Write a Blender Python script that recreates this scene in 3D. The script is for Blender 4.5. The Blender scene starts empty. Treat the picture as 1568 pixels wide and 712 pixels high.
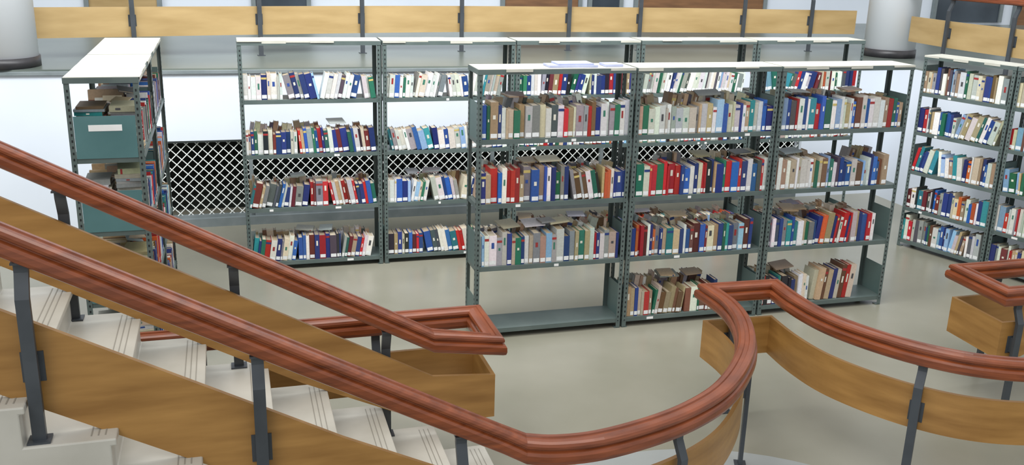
import bpy, math, random
from mathutils import Matrix, Vector
random.seed(23)
sc=bpy.context.scene
sc.view_settings.view_transform='Standard'
sc.view_settings.look='None'
def lin(c):
    out=[]
    for v in c:
        v=v/255.
        out.append(v/12.92 if v<=.04045 else ((v+.055)/1.055)**2.4)
    return tuple(out)+(1,)
def pm(name,c1,c2=None,scale=6,rough=.5,metal=0,bump=0,stretch=(1,1,1),detail=4,spec=.5,wave=False,coat=0):
    m=bpy.data.materials.new(name);m.use_nodes=True
    nt=m.node_tree;b=nt.nodes['Principled BSDF']
    b.inputs['Roughness'].default_value=rough;b.inputs['Metallic'].default_value=metal
    b.inputs['Specular IOR Level'].default_value=spec
    b.inputs['Coat Weight'].default_value=coat
    b.inputs['Coat Roughness'].default_value=.12
    tc=nt.nodes.new('ShaderNodeTexCoord');mp=nt.nodes.new('ShaderNodeMapping')
    mp.inputs['Scale'].default_value=stretch
    nt.links.new(tc.outputs['Object'],mp.inputs['Vector'])
    n=nt.nodes.new('ShaderNodeTexNoise');n.inputs['Scale'].default_value=scale;n.inputs['Detail'].default_value=detail
    nt.links.new(mp.outputs['Vector'],n.inputs['Vector'])
    r=nt.nodes.new('ShaderNodeValToRGB')
    r.color_ramp.elements[0].position=.3;r.color_ramp.elements[1].position=.7
    r.color_ramp.elements[0].color=lin(c1);r.color_ramp.elements[1].color=lin(c2 or c1)
    nt.links.new(n.outputs['Fac'],r.inputs['Fac']);nt.links.new(r.outputs['Color'],b.inputs['Base Color'])
    if bump:
        bp=nt.nodes.new('ShaderNodeBump');bp.inputs['Strength'].default_value=bump;bp.inputs['Distance'].default_value=.01
        nt.links.new(n.outputs['Fac'],bp.inputs['Height']);nt.links.new(bp.outputs['Normal'],b.inputs['Normal'])
    return m
def colmat(name,rough=.45):
    m=bpy.data.materials.new(name);m.use_nodes=True
    nt=m.node_tree;b=nt.nodes['Principled BSDF'];b.inputs['Roughness'].default_value=rough
    a=nt.nodes.new('ShaderNodeAttribute');a.attribute_name='Col'
    n=nt.nodes.new('ShaderNodeTexNoise');n.inputs['Scale'].default_value=60
    tc=nt.nodes.new('ShaderNodeTexCoord');nt.links.new(tc.outputs['Object'],n.inputs['Vector'])
    mx=nt.nodes.new('ShaderNodeMix');mx.data_type='RGBA';mx.blend_type='MULTIPLY'
    mr=nt.nodes.new('ShaderNodeMapRange');mr.inputs['To Min'].default_value=.8;mr.inputs['To Max'].default_value=1.15
    nt.links.new(n.outputs['Fac'],mr.inputs['Value'])
    mx.inputs[0].default_value=1
    nt.links.new(a.outputs['Color'],mx.inputs[6]);nt.links.new(mr.outputs['Result'],mx.inputs[7])
    nt.links.new(mx.outputs[2],b.inputs['Base Color'])
    return m
M_rack=pm('rack_painted_steel',(80,94,92),(97,109,106),4,.42,0,spec=.5)
M_plate=pm('rack_side_plate_paint',(78,100,98),(94,115,112),3,.42)
M_plate2=pm('rack_end_plate_teal',(74,112,114),(88,126,128),3,.42)
M_hole=pm('rack_hole_dark',(20,24,26),(30,34,36),4,.8)
M_paper=pm('cover_paper',(182,181,168),(198,197,186),5,.7)
M_lilac=pm('lilac_paper',(160,166,198),(184,190,218),8,.6)
M_label=pm('label_paper',(225,225,222),(240,240,240),5,.7)
M_rail=pm('rail_varnished_wood',(104,50,23),(142,74,40),5,.36,0,.03,(1,1,8),spec=.4,coat=.3)
M_skirt=pm('skirt_plywood',(142,101,48),(174,130,70),2.2,.42,0,.02,(1,1,7))
M_skirt_far=pm('far_skirt_plywood',(166,138,90),(188,160,112),1.5,.45,0,.0,(1,1,5))
M_post=pm('post_grey_paint',(56,61,66),(70,75,80),6,.4)
M_floor=pm('floor_terrazzo',(131,129,114),(146,143,129),1.2,.3,0,0,detail=6)
M_inlay=pm('floor_inlay_grey',(146,150,148),(160,164,162),1.5,.3)
M_ufloor=pm('upper_floor_terrazzo',(92,101,96),(122,129,121),.6,.3,detail=5)
M_white=pm('wall_white_paint',(214,222,233),(226,233,242),.7,.5)
M_colw=pm('column_white_paint',(240,246,252),(248,251,255),.7,.5)
M_step=pm('step_cream_marble',(176,173,162),(198,195,185),3,.4,detail=6)
M_groove=pm('step_groove',(142,138,128),(154,150,140),3,.6)
M_black=pm('skirting_black',(40,40,44),(60,58,60),6,.4)
M_dark=pm('recess_painted_dark',(6,8,9),(32,38,32),1.6,.9,detail=8)  # near-black colour stands in for the darkness outside, behind the mesh
M_wire=pm('wire_galvanised',(225,230,226),(242,245,242),9,.4)
M_frame=pm('mesh_frame_grey',(110,120,122),(130,138,140),5,.5)
M_book=colmat('book_covers_and_pages')
M_brown=pm('door_brown_wood',(110,78,52),(140,100,66),2,.5,stretch=(1,1,6))
M_glass=pm('window_dark_glass',(50,58,66),(84,94,104),.8,.1)
class MB:
    def __init__(s): s.v=[];s.f=[];s.m=[];s.c=[]
    def hexa(s,pts,mat=0,col=(1,1,1,1),skip=()):
        b=len(s.v);s.v+=[tuple(p) for p in pts]
        F=[(0,3,2,1),(4,5,6,7),(0,1,5,4),(1,2,6,5),(2,3,7,6),(3,0,4,7)]
        for i,f in enumerate(F):
            if i in skip: continue
            s.f.append(tuple(b+k for k in f));s.m.append(mat);s.c.append(col)
    def box(s,x0,x1,y0,y1,z0,z1,mat=0,col=(1,1,1,1),X=None):
        p=[(x0,y0,z0),(x1,y0,z0),(x1,y1,z0),(x0,y1,z0),(x0,y0,z1),(x1,y0,z1),(x1,y1,z1),(x0,y1,z1)]
        if X is not None: p=[X(q) for q in p]
        s.hexa(p,mat,col)
    def quad(s,p,mat=0,col=(1,1,1,1)):
        b=len(s.v);s.v+=[tuple(q) for q in p];s.f.append((b,b+1,b+2,b+3));s.m.append(mat);s.c.append(col)
    def make(s,name,mats,parent=None,loc=(0,0,0),rz=0,smooth=False,cols=False,bevel=0):
        me=bpy.data.meshes.new(name);me.from_pydata(s.v,[],s.f);
        for m in mats: me.materials.append(m)
        me.polygons.foreach_set('material_index',s.m)
        if cols:
            ca=me.color_attributes.new('Col','FLOAT_COLOR','CORNER')
            dat=[]
            for poly,c in zip(me.polygons,s.c):
                for _ in range(poly.loop_total): dat+=list(c)
            ca.data.foreach_set('color',dat)
        if smooth: me.polygons.foreach_set('use_smooth',[True]*len(me.polygons))
        me.update()
        o=bpy.data.objects.new(name,me);sc.collection.objects.link(o)
        o.location=loc;o.rotation_euler=(0,0,rz)
        if parent: o.parent=parent
        if bevel:
            bv=o.modifiers.new('bevel','BEVEL');bv.width=bevel;bv.segments=2;bv.limit_method='ANGLE'
        return o
def empty(name,loc=(0,0,0),rz=0):
    e=bpy.data.objects.new(name,None);sc.collection.objects.link(e);e.location=loc;e.rotation_euler=(0,0,rz);e.empty_display_size=.2
    return e
A=.29; ca,sa=math.cos(A),math.sin(A)
# ---------------- books
PAL=dict(white=(220,220,214),cream=(202,192,168),navy=(32,52,114),blue=(40,88,162),red=(178,36,38),maroon=(104,36,40),
 green=(32,104,80),teal=(46,132,138),black=(30,30,36),tan=(174,150,118),grey=(142,144,144),lblue=(138,178,212),orange=(202,92,48),dgrey=(78,80,86),brown=(112,78,55),olive=(116,116,74))
W_mix=dict(white=24,cream=6,navy=18,blue=9,red=10,maroon=5,green=8,teal=4,black=4,tan=9,grey=8,lblue=5,orange=3,dgrey=5,brown=5)
W_light=dict(white=32,cream=9,navy=13,blue=7,red=4,green=7,teal=4,tan=11,grey=9,lblue=8,brown=5,dgrey=4)
W_white=dict(white=60,cream=8,grey=12,lblue=6,navy=5,green=4,blue=3,teal=3,dgrey=4)
W_dark=dict(navy=24,maroon=9,red=15,black=6,white=18,cream=4,blue=10,dgrey=7,green=6,tan=6,teal=2,grey=4)
W_old=dict(maroon=8,tan=24,brown=16,red=10,navy=8,cream=8,dgrey=8,white=6,green=6)
W_back=dict(tan=34,cream=16,brown=14,grey=20,white=8,dgrey=5)
W_plain=dict(cream=20,grey=20,tan=16,white=16,dgrey=8,teal=6,brown=6)
def pick(w):
    k=random.choices(list(w),list(w.values()))[0]
    c=PAL[k];j=random.uniform(.82,1.1);g=random.uniform(0,.1)
    return k,lin([max(0,min(255,(x*(1-g)+g*m)*j+random.uniform(-8,8))) for x,m in zip(c,(150,146,138))])
PAGES=[lin((184,166,138)),lin((166,148,120)),lin((196,182,158)),lin((148,134,112))]
def book(mb,T,t,h,dp,col,label=True,k='white'):
    g=.003
    mb.box(0,g,0,dp,0,h,0,col,T);mb.box(t-g,t,0,dp,0,h,0,col,T);mb.box(g,t-g,0,g,0,h,0,col,T)
    mb.box(g,t-g,g,dp-.005,.003,h-.006,0,random.choice(PAGES),T)
    e=-.0012
    def q(x0,x1,z0,z1,c): mb.quad([T((x0,e,z0)),T((x1,e,z0)),T((x1,e,z1)),T((x0,e,z1))],0,c)
    if label and random.random()<.85:
        q(t*.08,t*.92,.010,.042,lin((232,234,234)))
    if random.random()<.45 and t>.02:
        cc=lin((220,216,202)) if k not in('white','cream','lblue','grey') else lin(random.choice([(50,80,150),(150,50,50),(70,70,74),(60,120,100)]))
        z0=h*random.uniform(.45,.62)
        q(t*.32,t*.68,z0,z0+h*random.uniform(.08,.26),cc)
    if random.random()<.15:
        q(0.001,t-.001,h*.82,h*.9,lin(random.choice([(200,180,110),(40,60,120),(160,50,50)])))
def fill(mb,u0,u1,z,v0,w,hr=(.19,.275),dr=(.13,.17),leanp=.4,label=True,dirn=0,thick=(.016,.045),maxa=.26):
    u=u0;n=0;ang=0;prevang=0;base=random.uniform(.3,.7)
    while u<u1-.02:
        if n<=0:
            n=random.randint(4,10);prevang=ang;base=random.uniform(.15,.85)
            ang=0 if random.random()>leanp else random.uniform(.06,maxa)*(dirn or random.choice([-1,1]))
            if prevang>0 and ang<=0: u+=.2*math.sin(prevang)
            if ang<0 and prevang>=0: u+=.23*math.sin(-ang)
        n-=1
        t=random.uniform(*thick) if random.random()<.8 else random.uniform(.045,.062)
        hf=max(0,min(1,base+random.gauss(0,.25)))
        h=hr[0]+(hr[1]-hr[0])*hf;dp=random.uniform(*dr);k,col=pick(w)
        adv=t/math.cos(ang)
        top=u+adv+max(0,math.sin(ang))*h
        if top>u1: break
        vv=v0+(random.uniform(0,.012) if random.random()<.8 else random.uniform(.01,.03))
        a=ang+random.uniform(-.01,.01);cs,sn=math.cos(a),math.sin(a)
        if a>=0:
            px=u+adv
            T=lambda q,px=px,t=t,cs=cs,sn=sn,vv=vv:(px+(q[0]-t)*cs+q[2]*sn, vv+q[1], z+.0015-(q[0]-t)*sn+q[2]*cs)
        else:
            px=u
            T=lambda q,px=px,cs=cs,sn=sn,vv=vv:(px+q[0]*cs+q[2]*sn, vv+q[1], z+.0015-q[0]*sn+q[2]*cs)
        book(mb,T,t,h,dp,col,label,k)
        u+=adv+random.uniform(.0005,.002)
    return u
def flatbook(mb,u,v,z,L,W,t,col,rot,tilt=0,tilt2=0):
    cs,sn=math.cos(rot),math.sin(rot)
    def T(q):
        a=q[2]-L/2;b=q[1]-W/2
        return (u+a*cs-b*sn, v+a*sn+b*cs, z+q[0]+b*tilt+a*tilt2)
    book(mb,T,t,L,W,col,False)
# ---------------- racks
def rack(ox,oy,a,w,d,levels,T,rows,plates=(1,2,4),name='steel_book_rack',oz=0,messy=(1,2,3,4),nflat=(1,4)):
    e=empty(name,(ox,oy,oz),a)
    mb=MB();L=.034;th=.003
    for (cx,sx) in ((0,1),(w,-1)):
        for (cy,sy) in ((0,1),(d,-1)):
            x0,x1=sorted((cx,cx+sx*L));y0,y1=sorted((cy,cy+sy*th));mb.box(x0,x1,y0,y1,0,T-.003)
            x0,x1=sorted((cx,cx+sx*th));y0,y1=sorted((cy+sy*th,cy+sy*L));mb.box(x0,x1,y0,y1,0,T-.003)
            mb.box(min(cx,cx+sx*.045)-0,max(cx,cx+sx*.045),min(cy,cy+sy*.045),max(cy,cy+sy*.045),0,.006)
            z=.05
            while z<T-.05:
                yy=cy-sy*.0008; xm=cx+sx*L*.55
                mb.box(xm-.005,xm+.005,min(yy,cy),max(yy,cy),z,z+.016,1)
                xx=cx-sx*.0008; ym=cy+sy*L*.55
                mb.box(min(xx,cx),max(xx,cx),ym-.005,ym+.005,z,z+.016,1)
                z+=.04
    for i,z in enumerate(levels):
        mb.box(.004,w-.004,.004,d-.004,z-.004,z)
        mb.box(.004,w-.004,.004,.007,z-.036,z-.004);mb.box(.004,w-.004,d-.007,d-.004,z-.036,z-.004)
        mb.box(.004,.007,.007,d-.007,z-.036,z-.004);mb.box(w-.007,w-.004,.007,d-.007,z-.036,z-.004)
        for _ in range(2):
            if random.random()<.4:
                x=random.uniform(.15,w-.25);mb.box(x,x+random.uniform(.02,.06),.0025,.004,z-.030,z-.010,3)
        for x in (.02,w-.02):
            for zz in (z-.01,z-.028): mb.box(x-.005,x+.005,-.004,0,zz-.004,zz+.004,0)
        if (i+1) in plates:
            for x in (.0035,w-.0065): mb.box(x,x+.003,.036,d-.036,z-.004,z+.27,4)
    z=T
    mb.box(-.002,w+.002,-.002,d+.002,z-.003,z);mb.box(-.002,w+.002,-.004,-.002,z-.036,z);mb.box(-.002,w+.002,d+.002,d+.004,z-.036,z)
    mb.box(-.004,-.002,-.004,d+.004,z-.036,z);mb.box(w+.002,w+.004,-.004,d+.004,z-.036,z)
    n=6
    for k in range(n):
        x0=w*k/n;x1=w*(k+1)/n
        dz=random.uniform(.001,.003);fr=random.uniform(-.012,.0)
        mb.box(x0,x1,fr,d,z,z+.0015+dz,2)
        if fr<-.0045: mb.box(x0,x1,fr,fr+.001,z-random.uniform(.004,.022),z,2)
    mb.make('rack_frame',[M_rack,M_hole,M_paper,M_label,M_plate],e)
    bk=MB()
    for (lv,u0,u1,wt,leanp,hr,dirn) in rows:
        zz=levels[lv-1]
        fill(bk,u0+.012,min(u1,w-.012),zz,.01,wt,hr,(.13,.165),leanp,True,dirn)
        if lv in messy:
            if d>.24: fill(bk,u0+.02,min(u1,w)-.03,zz,.182,W_back,(hr[0]+.02,hr[1]+.03),(.07,max(.08,d-.2)),.7,False,0,maxa=.3)
            for _ in range(random.randint(*nflat)):
                k,c=pick(W_back);uu=random.uniform(u0+.15,min(u1,w)-.16);ln=random.uniform(.12,.19)
                flatbook(bk,uu,.16,zz+hr[1]+.022+random.uniform(0,.01),ln,random.uniform(.10,.14),random.uniform(.005,.014),c,random.uniform(-.3,.3),random.uniform(.0,.25),random.uniform(-.08,.08))
    bk.make('shelved_books',[M_book],e,cols=True)
    return e
LV=[.083,.598,1.094,1.586];T=2.1;w=1.24
H1=(.2,.265);H2=(.18,.235)
fo=(-.272,6.949);fa=.2917
fr=[[(4,.02,1.22,W_light,.12,(.21,.275),1),(3,.02,1.22,W_mix,.1,(.205,.27),0),(2,.02,1.22,W_light,.1,(.205,.265),0)],
    [(4,.0,1.22,W_light,.1,(.2,.265),0),(3,0,1.22,W_dark,.1,(.205,.27),0),(2,0,1.14,W_mix,.1,(.2,.265),0),(1,0,.86,W_old,.3,(.18,.27),1)],
    [(4,0,1.2,W_light,.1,(.205,.27),0),(3,0,1.12,W_light,.1,H1,0),(2,0,1.08,W_mix,.1,H1,0),(1,0,.5,W_dark,.3,H1,1)]]
tops=[]
for i in range(3):
    x=fo[0]+math.cos(fa)*w*i;y=fo[1]+math.sin(fa)*w*i
    e=rack(x,y,fa,w-.02,.3,LV,T,fr[i],nflat=(1,4))
    tops.append(e)
    if i==2:
        bk=MB();fill(bk,.52,.98,LV[0],.02,W_old,(.22,.3),(.15,.2),1,False,1,(.03,.05),.42)
        bk.make('leaning_books',[M_book],e,cols=True)
mb=MB();mb.box(.55,.93,.04,.2,T+.005,T+.02);mb.box(.62,.9,.05,.22,T+.02,T+.032);mb.box(1.0,1.14,.06,.2,T+.005,T+.022)
mb.make('loose_papers',[M_lilac],tops[0])
bo=(-2.41,8.381);ba=.2875;w2=1.257
bw=[[W_white,W_dark,W_dark,W_dark],[W_white,W_white,W_white,W_dark],[W_dark,W_mix,W_mix,W_mix],[W_white,W_mix,W_mix,W_mix],[W_mix,W_mix,W_mix,W_mix]]
for i in range(5):
    x=bo[0]+math.cos(ba)*w2*i;y=bo[1]+math.sin(ba)*w2*i
    rows=[(4-j,.02,1.2,bw[i][j],.7,H2,(1 if i==2 else -1 if j==1 else 0)) for j in range(4)]
    rack(x,y,ba,w2-.02,.3,LV,T,rows,plates=(1,),messy=(1,2,3) if i!=1 else (2,),nflat=(1,3))
la=math.pi/2+.29
for i in range(2):
    x=-2.40-sa*1.22*i;y=6.12+ca*1.22*i
    rows=[(j,.3 if i==0 else .02,1.18,W_mix,.2,H1,0) for j in (1,2,3,4)]
    e=rack(x,y,la,1.2,.44,LV,T,rows,plates=(2,3,4) if i==0 else (4,))
    if i==0:
        bk=MB()
        for z in LV:
            for v in (.11,.31):
                zz=z+.002;lim=z+random.uniform(.3,.4)
                while zz<lim:
                    k,c=pick(W_plain);t=random.uniform(.015,.04)
                    L=random.uniform(.15,.19);Wd=random.uniform(.2,.25);r=random.uniform(-.1,.1)
                    cs,sn=math.cos(r),math.sin(r)
                    def TT(q,L=L,Wd=Wd,cs=cs,sn=sn,zz=zz,v=v):
                        aa=q[2]-L/2;bb=q[1]-Wd/2
                        return (.18+bb*cs-aa*sn, v+bb*sn+aa*cs, zz+q[0])
                    book(bk,TT,t,L,Wd,c,False,k);zz+=t+.001
        bk.make('stacked_books',[M_book],e,cols=True)
        lb=MB();lb.box(-.0015,.003,.12,.32,1.76,1.80,0);lb.box(.0,.0034,.036,.404,1.582,1.856,1);lb.box(.0,.0034,.036,.404,1.09,1.364,1);lb.box(.0,.0034,.036,.404,.594,.868,1)
        lb.make('end_plates',[M_label,M_plate2],e)
ra=-.985
LR=[.08,.43,.82,1.23,1.63]
for i in range(2):
    x=4.1+math.cos(ra)*.98*i;y=9.83+math.sin(ra)*.98*i
    rows=[(j,.01,.95,W_mix if j<4 else W_light,.2,(.19,.265),0) for j in (1,2,3,4,5)]
    rack(x,y,ra,.96,.28,LR,2.0,rows,plates=(1,3,5),messy=())
# ---------------- room shell
def wy(x): return 9.74+.298*(x+3.3)
mb=MB();mb.box(-12,14,-3,24,-.15,0);mb.make('floor',[M_floor])
mb=MB();n=64;b=0
pts=[(1.2+1.45*math.cos(2*math.pi*k/n),3.9+1.45*math.sin(2*math.pi*k/n)) for k in range(n)]
mb.v=[(x,y,.006) for x,y in pts]+[(x,y,-.001) for x,y in pts];mb.f=[tuple(range(n))]+[(k,n+k,n+(k+1)%n,(k+1)%n) for k in range(n)];mb.m=[0]*len(mb.f);mb.c=[(1,1,1,1)]*len(mb.f)
mb.make('floor_inlay',[M_inlay])
def wallseg(name,x0,y0,ang,length,thick,z0,z1,mat):
    mb=MB();mb.box(0,length,0,thick,z0,z1);return mb.make(name,[mat],None,(x0,y0,0),ang)
XL=-10;wa=math.atan(.298);wl=lambda x:(x-XL)/math.cos(wa)
ZS=1.67;cornerx=4.6;cy=wy(cornerx)
wallseg('wall_back_fascia',XL,wy(XL),wa,wl(cornerx),.15,.93,ZS-.02,M_white)
wallseg('wall_back_left',XL,wy(XL),wa,wl(-4.05),.15,0,.93,M_white)
wallseg('wall_back_right',3.55,wy(3.55),wa,(cornerx-3.55)/math.cos(wa),.15,0,.93,M_white)
wallseg('wall_back_plinth',-4.05,wy(-4.05),wa,(3.55+4.05)/math.cos(wa),.15,0,.09,M_frame)
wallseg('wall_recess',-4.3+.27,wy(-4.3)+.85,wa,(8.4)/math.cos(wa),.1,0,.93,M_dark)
wallseg('trim_slab_edge',XL+.01,wy(XL)-.03,wa,wl(cornerx)-.03,.05,ZS-.05,ZS-.021,M_frame)
mb=MB();mb.box(0,9,0,.15,0,ZS-.02);mb.make('wall_right',[M_white],None,(cornerx,cy,0),math.atan2(-.958,.286))
px=[(XL,wy(XL)),(cornerx,cy),(cornerx+.286*9,cy-.958*9),(16,cy-9),(16,24),(XL,24)]
mb=MB();n=len(px);mb.v=[(x,y,ZS) for x,y in px]+[(x,y,ZS-.02) for x,y in px]
mb.f=[tuple(range(n)),tuple(range(2*n-1,n-1,-1))]+[(k,n+k,n+(k+1)%n,(k+1)%n) for k in range(n)];mb.m=[0]*len(mb.f);mb.c=[(1,1,1,1)]*len(mb.f)
mb.make('floor_upper',[M_ufloor])
# wire mesh
e=empty('wire_mesh_screen',(-4.05,wy(-4.05)+.07,0),wa)
LM=(3.55+4.05)/math.cos(wa);z0,z1=.09,.93;hh=z1-z0;mb=MB()
sp=.105;r=.0045
k=-hh
while k<LM:
    for sg in (1,-1):
        s0,s1=k,k+hh;t0=max(0,-s0/hh);t1=min(1,(LM-s0)/hh)
        if t1>t0:
            a0=s0+hh*t0;a1=s0+hh*t1
            if sg==1: c0,c1=z0+hh*t0,z0+hh*t1
            else: c0,c1=z1-hh*t0,z1-hh*t1
            nx,nz=(-r*.7,r*.7*sg)
            y=0 if sg==1 else .008
            P=[(a0+nx,y,c0+nz),(a1+nx,y,c1+nz),(a1-nx,y,c1-nz),(a0-nx,y,c0-nz)]
            Q=[(p[0],p[1]+.006,p[2]) for p in P]
            mb.hexa(P+Q)
    k+=sp
mb.make('wires',[M_wire],e)
mb=MB()
for q in range(7):
    x=LM*q/6;mb.box(max(0,x-.02),min(LM,x+.02),-.02,.03,z0,z1)
mb.box(0,LM,-.02,.03,z1-.03,z1);mb.box(0,LM,-.02,.03,z0,z0+.03)
mb.make('mesh_frame',[M_frame],e)
def column(x,y,r,z0,z1):
    e=empty('round_column',(x,y,z0));n=48
    def cyl(name,r,a,b,mat):
        mb=MB();mb.v=[(r*math.cos(2*math.pi*k/n),r*math.sin(2*math.pi*k/n),a) for k in range(n)]+[(r*math.cos(2*math.pi*k/n),r*math.sin(2*math.pi*k/n),b) for k in range(n)]
        mb.f=[(k,(k+1)%n,n+(k+1)%n,n+k) for k in range(n)]+[tuple(range(n-1,-1,-1)),tuple(range(n,2*n))];mb.m=[0]*(n+2)
        o=mb.make(name,[mat],e);me=o.data
        for p in me.polygons[:n]: p.use_smooth=True
    cyl('shaft',r,0,z1-z0,M_colw);cyl('base_ring',r+.015,0,.1,M_black)
column(-5.1,9.55,.36,ZS,6);column(4.88,12.87,.32,ZS,6)
# ---------------- sweeps
def catmull(P,n=8):
    out=[]
    Q=[P[0]]+list(P)+[P[-1]]
    for i in range(1,len(Q)-2):
        for j in range(n):
            t=j/n;o=[]
            for c in range(len(P[0])):
                p0,p1,p2,p3=Q[i-1][c],Q[i][c],Q[i+1][c],Q[i+2][c]
                o.append(.5*((2*p1)+(-p0+p2)*t+(2*p0-5*p1+4*p2-p3)*t*t+(-p0+3*p1-3*p2+p3)*t**3))
            out.append(tuple(o))
    out.append(tuple(P[-1]));return out
def sweep(path,prof,name,mat,parent,smooth=False,bevel=0):
    mb=MB();N=len(path);lats=[]
    for i in range(N):
        def dr(a,b):
            v=Vector((path[b][0]-path[a][0],path[b][1]-path[a][1]));return v.normalized()
        d0=dr(max(i-1,0),max(i,1)) if i>0 else dr(0,1)
        d1=dr(i,i+1) if i<N-1 else d0
        if i==0:d0=d1
        n0=Vector((d0.y,-d0.x));n1=Vector((d1.y,-d1.x));m=(n0+n1)
        m=m.normalized();m=m/max(.35,m.dot(n0));lats.append(m)
    K=len(prof(0))
    for i in range(N):
        for (l,dz) in prof(i):
            mb.v.append((path[i][0]+lats[i].x*l,path[i][1]+lats[i].y*l,path[i][2]+dz))
    for i in range(N-1):
        for k in range(K):
            a=i*K+k;b=i*K+(k+1)%K;mb.f.append((a,b,b+K,a+K))
    mb.f.append(tuple(range(K-1,-1,-1)));mb.f.append(tuple((N-1)*K+k for k in range(K)))
    mb.m=[0]*len(mb.f)
    return mb.make(name,[mat],parent,smooth=smooth,bevel=bevel)
half=[(.010,-.007),(.014,0),(.034,-.001),(.046,-.008),(.051,-.02),(.050,-.032),(.041,-.038),(.041,-.044),(.056,-.050),(.062,-.062),(.063,-.088),(.058,-.104),(.045,-.112)]
RP=[(-a,b) for a,b in reversed(half)]+half
RP=RP[::-1]
rail_prof=lambda i:RP
def skirt_prof(offs,t=.011):
    return lambda i:[(-t,offs[i][1]),(-t,offs[i][0]),(t,offs[i][0]),(t,offs[i][1])][::-1]
def post(parent,x,y,nx,ny,zr,zf,out=.05,k=1,drop=.4):
    l=math.hypot(nx,ny);nx/=l;ny/=l
    ang=math.atan2(ny,nx)
    mb=MB();wd=.024
    def slab(a,b,t=.012):
        mb.hexa([(a[0]-t,-wd,a[1]),(a[0]+t,-wd,a[1]),(a[0]+t,wd,a[1]),(a[0]-t,wd,a[1]),
                 (b[0]-t,-wd,b[1]),(b[0]+t,-wd,b[1]),(b[0]+t,wd,b[1]),(b[0]-t,wd,b[1])])
    slab((out,zf),(out,zr-.24));slab((out,zr-.24),(0.01,zr-.15));slab((.01,zr-.15),(.01,zr-.108))
    mb.box(-.04,.04,-.03,.03,zr-.116,zr-.108)
    mb.box(.011,out-.012,-.022,.022,zr-drop-.05,zr-drop+.05)
    mb.box(.011,.016,-.04,.04,zr-drop-.06,zr-drop+.06)
    mb.box(out-.035,out+.035,-.04,.04,zf,zf+.008)
    mb.make('baluster_post',[M_post],parent,(x,y,0),ang)
S=.55
A0=(.09,3.82);B0=(-.32,4.89)
def sp_(O,m): return (O[0]-ca*m,O[1]-sa*m,.9+S*max(m,0))
cvA=catmull([(0.09,3.82),(.22,3.815),(.42,3.87),(.68,4.02),(.89,4.19),(1.07,4.40),(1.22,4.68),(1.33,4.99),(1.38,5.33),(1.36,5.62),(1.28,5.88)],5)
cvR=catmull([(1.74,6.0),(1.80,5.73),(1.89,5.48),(2.0,5.3),(2.16,5.12),(2.33,4.98),(2.54,4.87),(2.79,4.82),(3.1,4.84),(3.45,4.95)],5)
st=[sp_(A0,m) for m in (3.2,2.4,1.6,.8,.12)]
pathA=st+[(x,y,.9) for x,y in cvA]+[(x,y,.9) for x,y in cvR]
offA=[(-.34,-.69)]*4+[(-.30,-.60)]+[(-.25,-.51)]*(len(cvA)+len(cvR))
eA=empty('stair_balustrade')
sweep(pathA,rail_prof,'handrail',M_rail,eA)
sweep(pathA,skirt_prof(offA),'skirt_panel',M_skirt,eA)
def tread(m): return max(0,math.floor((m+.12)/.3+1))*.165 if m>-.12 else 0
for m in (.3,1.13,1.93,2.75):
    p=sp_(A0,m);post(eA,p[0],p[1],sa,-ca,p[2],tread(m),drop=.52)
def postpath(e,path,x,y,side,zf=0,out=.05):
    i=min(range(1,len(path)-1),key=lambda i:(path[i][0]-x)**2+(path[i][1]-y)**2)
    dx=path[i+1][0]-path[i-1][0];dy=path[i+1][1]-path[i-1][1]
    post(e,path[i][0],path[i][1],dy*side,-dx*side,path[i][2],zf,out)
fl=[(x,y,.9) for x,y in cvA];frr=[(x,y,.9) for x,y in cvR]
postpath(eA,fl,.80,4.11,1);postpath(eA,fl,1.37,5.2,1)
postpath(eA,frr,2.33,4.97,1);postpath(eA,frr,3.1,4.84,1);
post(eA,1.45,5.925,.29,-.958,.9,0)
pB=[sp_(B0,m) for m in (3.2,2.4,1.6,.8,.1)]+[(-.085,4.96,.9),(-.21,5.37,.9),(-.61,5.25,.9),(-1.25,5.05,.9),(-2.2,4.76,.9)]
offB=[(-.27,-.62)]*4+[(-.27,-.56)]+[(-.24,-.5)]*5
eB=empty('stair_balustrade')
sweep(pB,rail_prof,'handrail',M_rail,eB)
sweep(pB,skirt_prof(offB),'skirt_panel',M_skirt,eB)
for m in (.35,1.12,1.88,2.64):
    p=sp_(B0,m);post(eB,p[0],p[1],-sa,ca,p[2],tread(m))
post(eB,-.78,5.197,sa,-ca,.9,0);post(eB,-1.7,4.913,sa,-ca,.9,0)
pD=[(4.6,6.88,.9),(3.15,6.44,.9),(3.27,5.98,.9),(3.45,6.03,.9),(4.4,6.31,1.42)]
eD=empty('stair_balustrade')
sweep(pD,rail_prof,'handrail',M_rail,eD);sweep(pD,skirt_prof([(-.24,-.5)]*4+[(-.27,-.6)]),'skirt_panel',M_skirt,eD)
post(eD,3.5,6.545,-sa,ca,.9,0);post(eD,3.36,6.005,sa,-ca,.9,0);post(eD,3.62,6.08,sa,-ca,.95,0)
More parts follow.
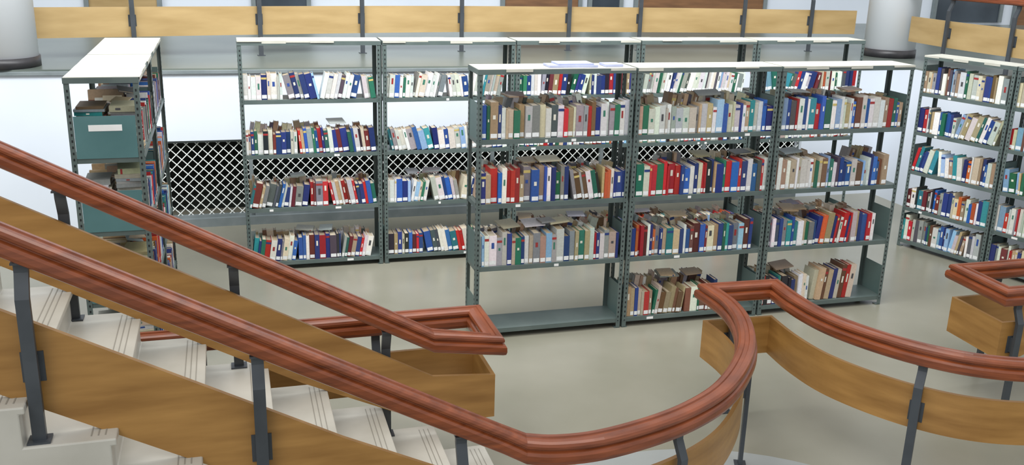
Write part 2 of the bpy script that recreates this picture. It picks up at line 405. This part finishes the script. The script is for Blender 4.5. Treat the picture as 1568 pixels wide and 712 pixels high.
# stair
e=empty('staircase',(A0[0],A0[1],0),math.pi+A)
prof=[(-.12,0)]
gr=MB()
for k in range(1,10):
    m0=-.12+.3*(k-1)
    prof+= [(m0,.165*k-.03),(m0-.02,.165*k-.03),(m0-.02,.165*k),(m0+.3,.165*k)]
    for q in (.02,.045,.07): gr.box(m0+q,m0+q+.005,-1.2,.06,.165*k-.001,.165*k+.0012)
prof+=[(m0+1.8,.165*9),(m0+1.8,0)]
def ext(name,prof,y0,y1,mat,parent,bevel=0):
    mb=MB();n=len(prof);mb.v=[(x,y0,z) for x,z in prof]+[(x,y1,z) for x,z in prof]
    mb.f=[tuple(range(n)),tuple(range(2*n-1,n-1,-1))]+[(k,n+k,n+(k+1)%n,(k+1)%n) for k in range(n)];mb.m=[0]*len(mb.f)
    return mb.make(name,[mat],parent,bevel=bevel)
ext('steps',prof,-1.24,.1,M_step,e,.006)
gr.make('nosing_grooves',[M_groove],e)
def farb(pts,posts):
    p=[(x,y,ZS+.9) for x,y in catmull(pts,6)]
    e=empty('ramp_balustrade')
    sweep(p,rail_prof,'handrail',M_rail,e)
    sweep(p,skirt_prof([(-.36,-.67)]*len(p)),'skirt_panel',M_skirt_far,e)
    for t in posts:
        i=max(1,min(len(p)-2,round(t*(len(p)-1))))
        dx=p[i+1][0]-p[i-1][0];dy=p[i+1][1]-p[i-1][1]
        post(e,p[i][0],p[i][1],dy,-dx,p[i][2],ZS,drop=.5)
farb([(-5.0,9.93),(-2.9,11.0),(-.7,12.0),(2.0,12.8),(4.55,13.32)],[.11,.25,.38,.5,.61,.72,.83,.93])
farb([(4.98,12.5),(5.2,11.6),(5.55,10.7),(6.0,9.7)],[.3,.62,.9])
fw=MB();fw.box(0,28,0,.2,ZS,6);fo_=fw.make('wall_far',[M_white],None,(-12,14.0,0),.24)
def onfar(name,px,wd,z0,z1,mat):
    e=empty(name,(-12+math.cos(.24)*px,14.0+math.sin(.24)*px,0),.24)
    mb=MB();mb.box(0,wd,-.05,-.005,z0,z1);mb.make('leaf',[mat],e)
    mb=MB();mb.box(-.07,0,-.08,-.005,z0,z1+.07);mb.box(wd,wd+.07,-.08,-.005,z0,z1+.07);mb.box(0,wd,-.08,-.005,z1,z1+.07);mb.make('frame',[M_frame],e)
onfar('door_1',5.5,1.0,ZS,3.8,M_skirt_far);onfar('window_2',8.0,.8,ZS,3.8,M_glass)  # the dark glass one here is a window
onfar('door_3',12.1,1.3,ZS,3.8,M_brown);onfar('door_4',14.5,2.4,ZS,3.8,M_brown);onfar('window_3',13.65,.5,ZS,3.8,M_glass)  # narrow dark glass one between the brown doors is a window
onfar('window_1',20.5,1.4,ZS+.05,3.8,M_glass);onfar('door_6',22.3,1.1,ZS,3.8,M_brown)  # the brown wooden one is a door
# ---------------- light
wd=bpy.data.worlds.new('world');sc.world=wd;wd.use_nodes=True
bg=wd.node_tree.nodes['Background'];bg.inputs['Color'].default_value=(.92,.96,1,1);bg.inputs['Strength'].default_value=.78
def area(name,loc,size,energy,col,rot=(0,0,0)):
    l=bpy.data.lights.new(name,'AREA');l.shape='RECTANGLE';l.size=size[0];l.size_y=size[1];l.energy=energy;l.color=col
    o=bpy.data.objects.new(name,l);sc.collection.objects.link(o);o.location=loc;o.rotation_euler=rot
area('overhead_fill',(0,5,6.5),(6,3),210,(1,.98,.94))  # added fill from above, not a known lamp of the hall
area('overhead_fill',(0,7.0,5.6),(10,2),560,(.96,.985,1),(math.radians(62),0,.29))  # added fill, tilted to brighten the columns and far zone
s=bpy.data.lights.new('skylight_sun','SUN');s.energy=1.0;s.angle=.5;s.color=(1,.98,.95)
so=bpy.data.objects.new('skylight_sun',s);sc.collection.objects.link(so);so.rotation_euler=(math.radians(38),math.radians(-22),0)
# ---------------- camera
f,th,ro,H=1477.34,.2949,-.0286,3.0009
c_,s_=math.cos(th),math.sin(th)
r0=Vector((1,0,0));fw_=Vector((0,c_,-s_));up=Vector((0,s_,c_))
r2=r0*math.cos(ro)-up*math.sin(ro);u2=up*math.cos(ro)+r0*math.sin(ro)
cam=bpy.data.cameras.new('camera');cam.sensor_width=36;cam.sensor_fit='HORIZONTAL';cam.lens=f/1568*36;cam.clip_end=100
co=bpy.data.objects.new('camera',cam);sc.collection.objects.link(co)
m=Matrix((r2,u2,-fw_)).transposed().to_4x4();m.translation=Vector((0,0,H));co.matrix_world=m
sc.camera=co
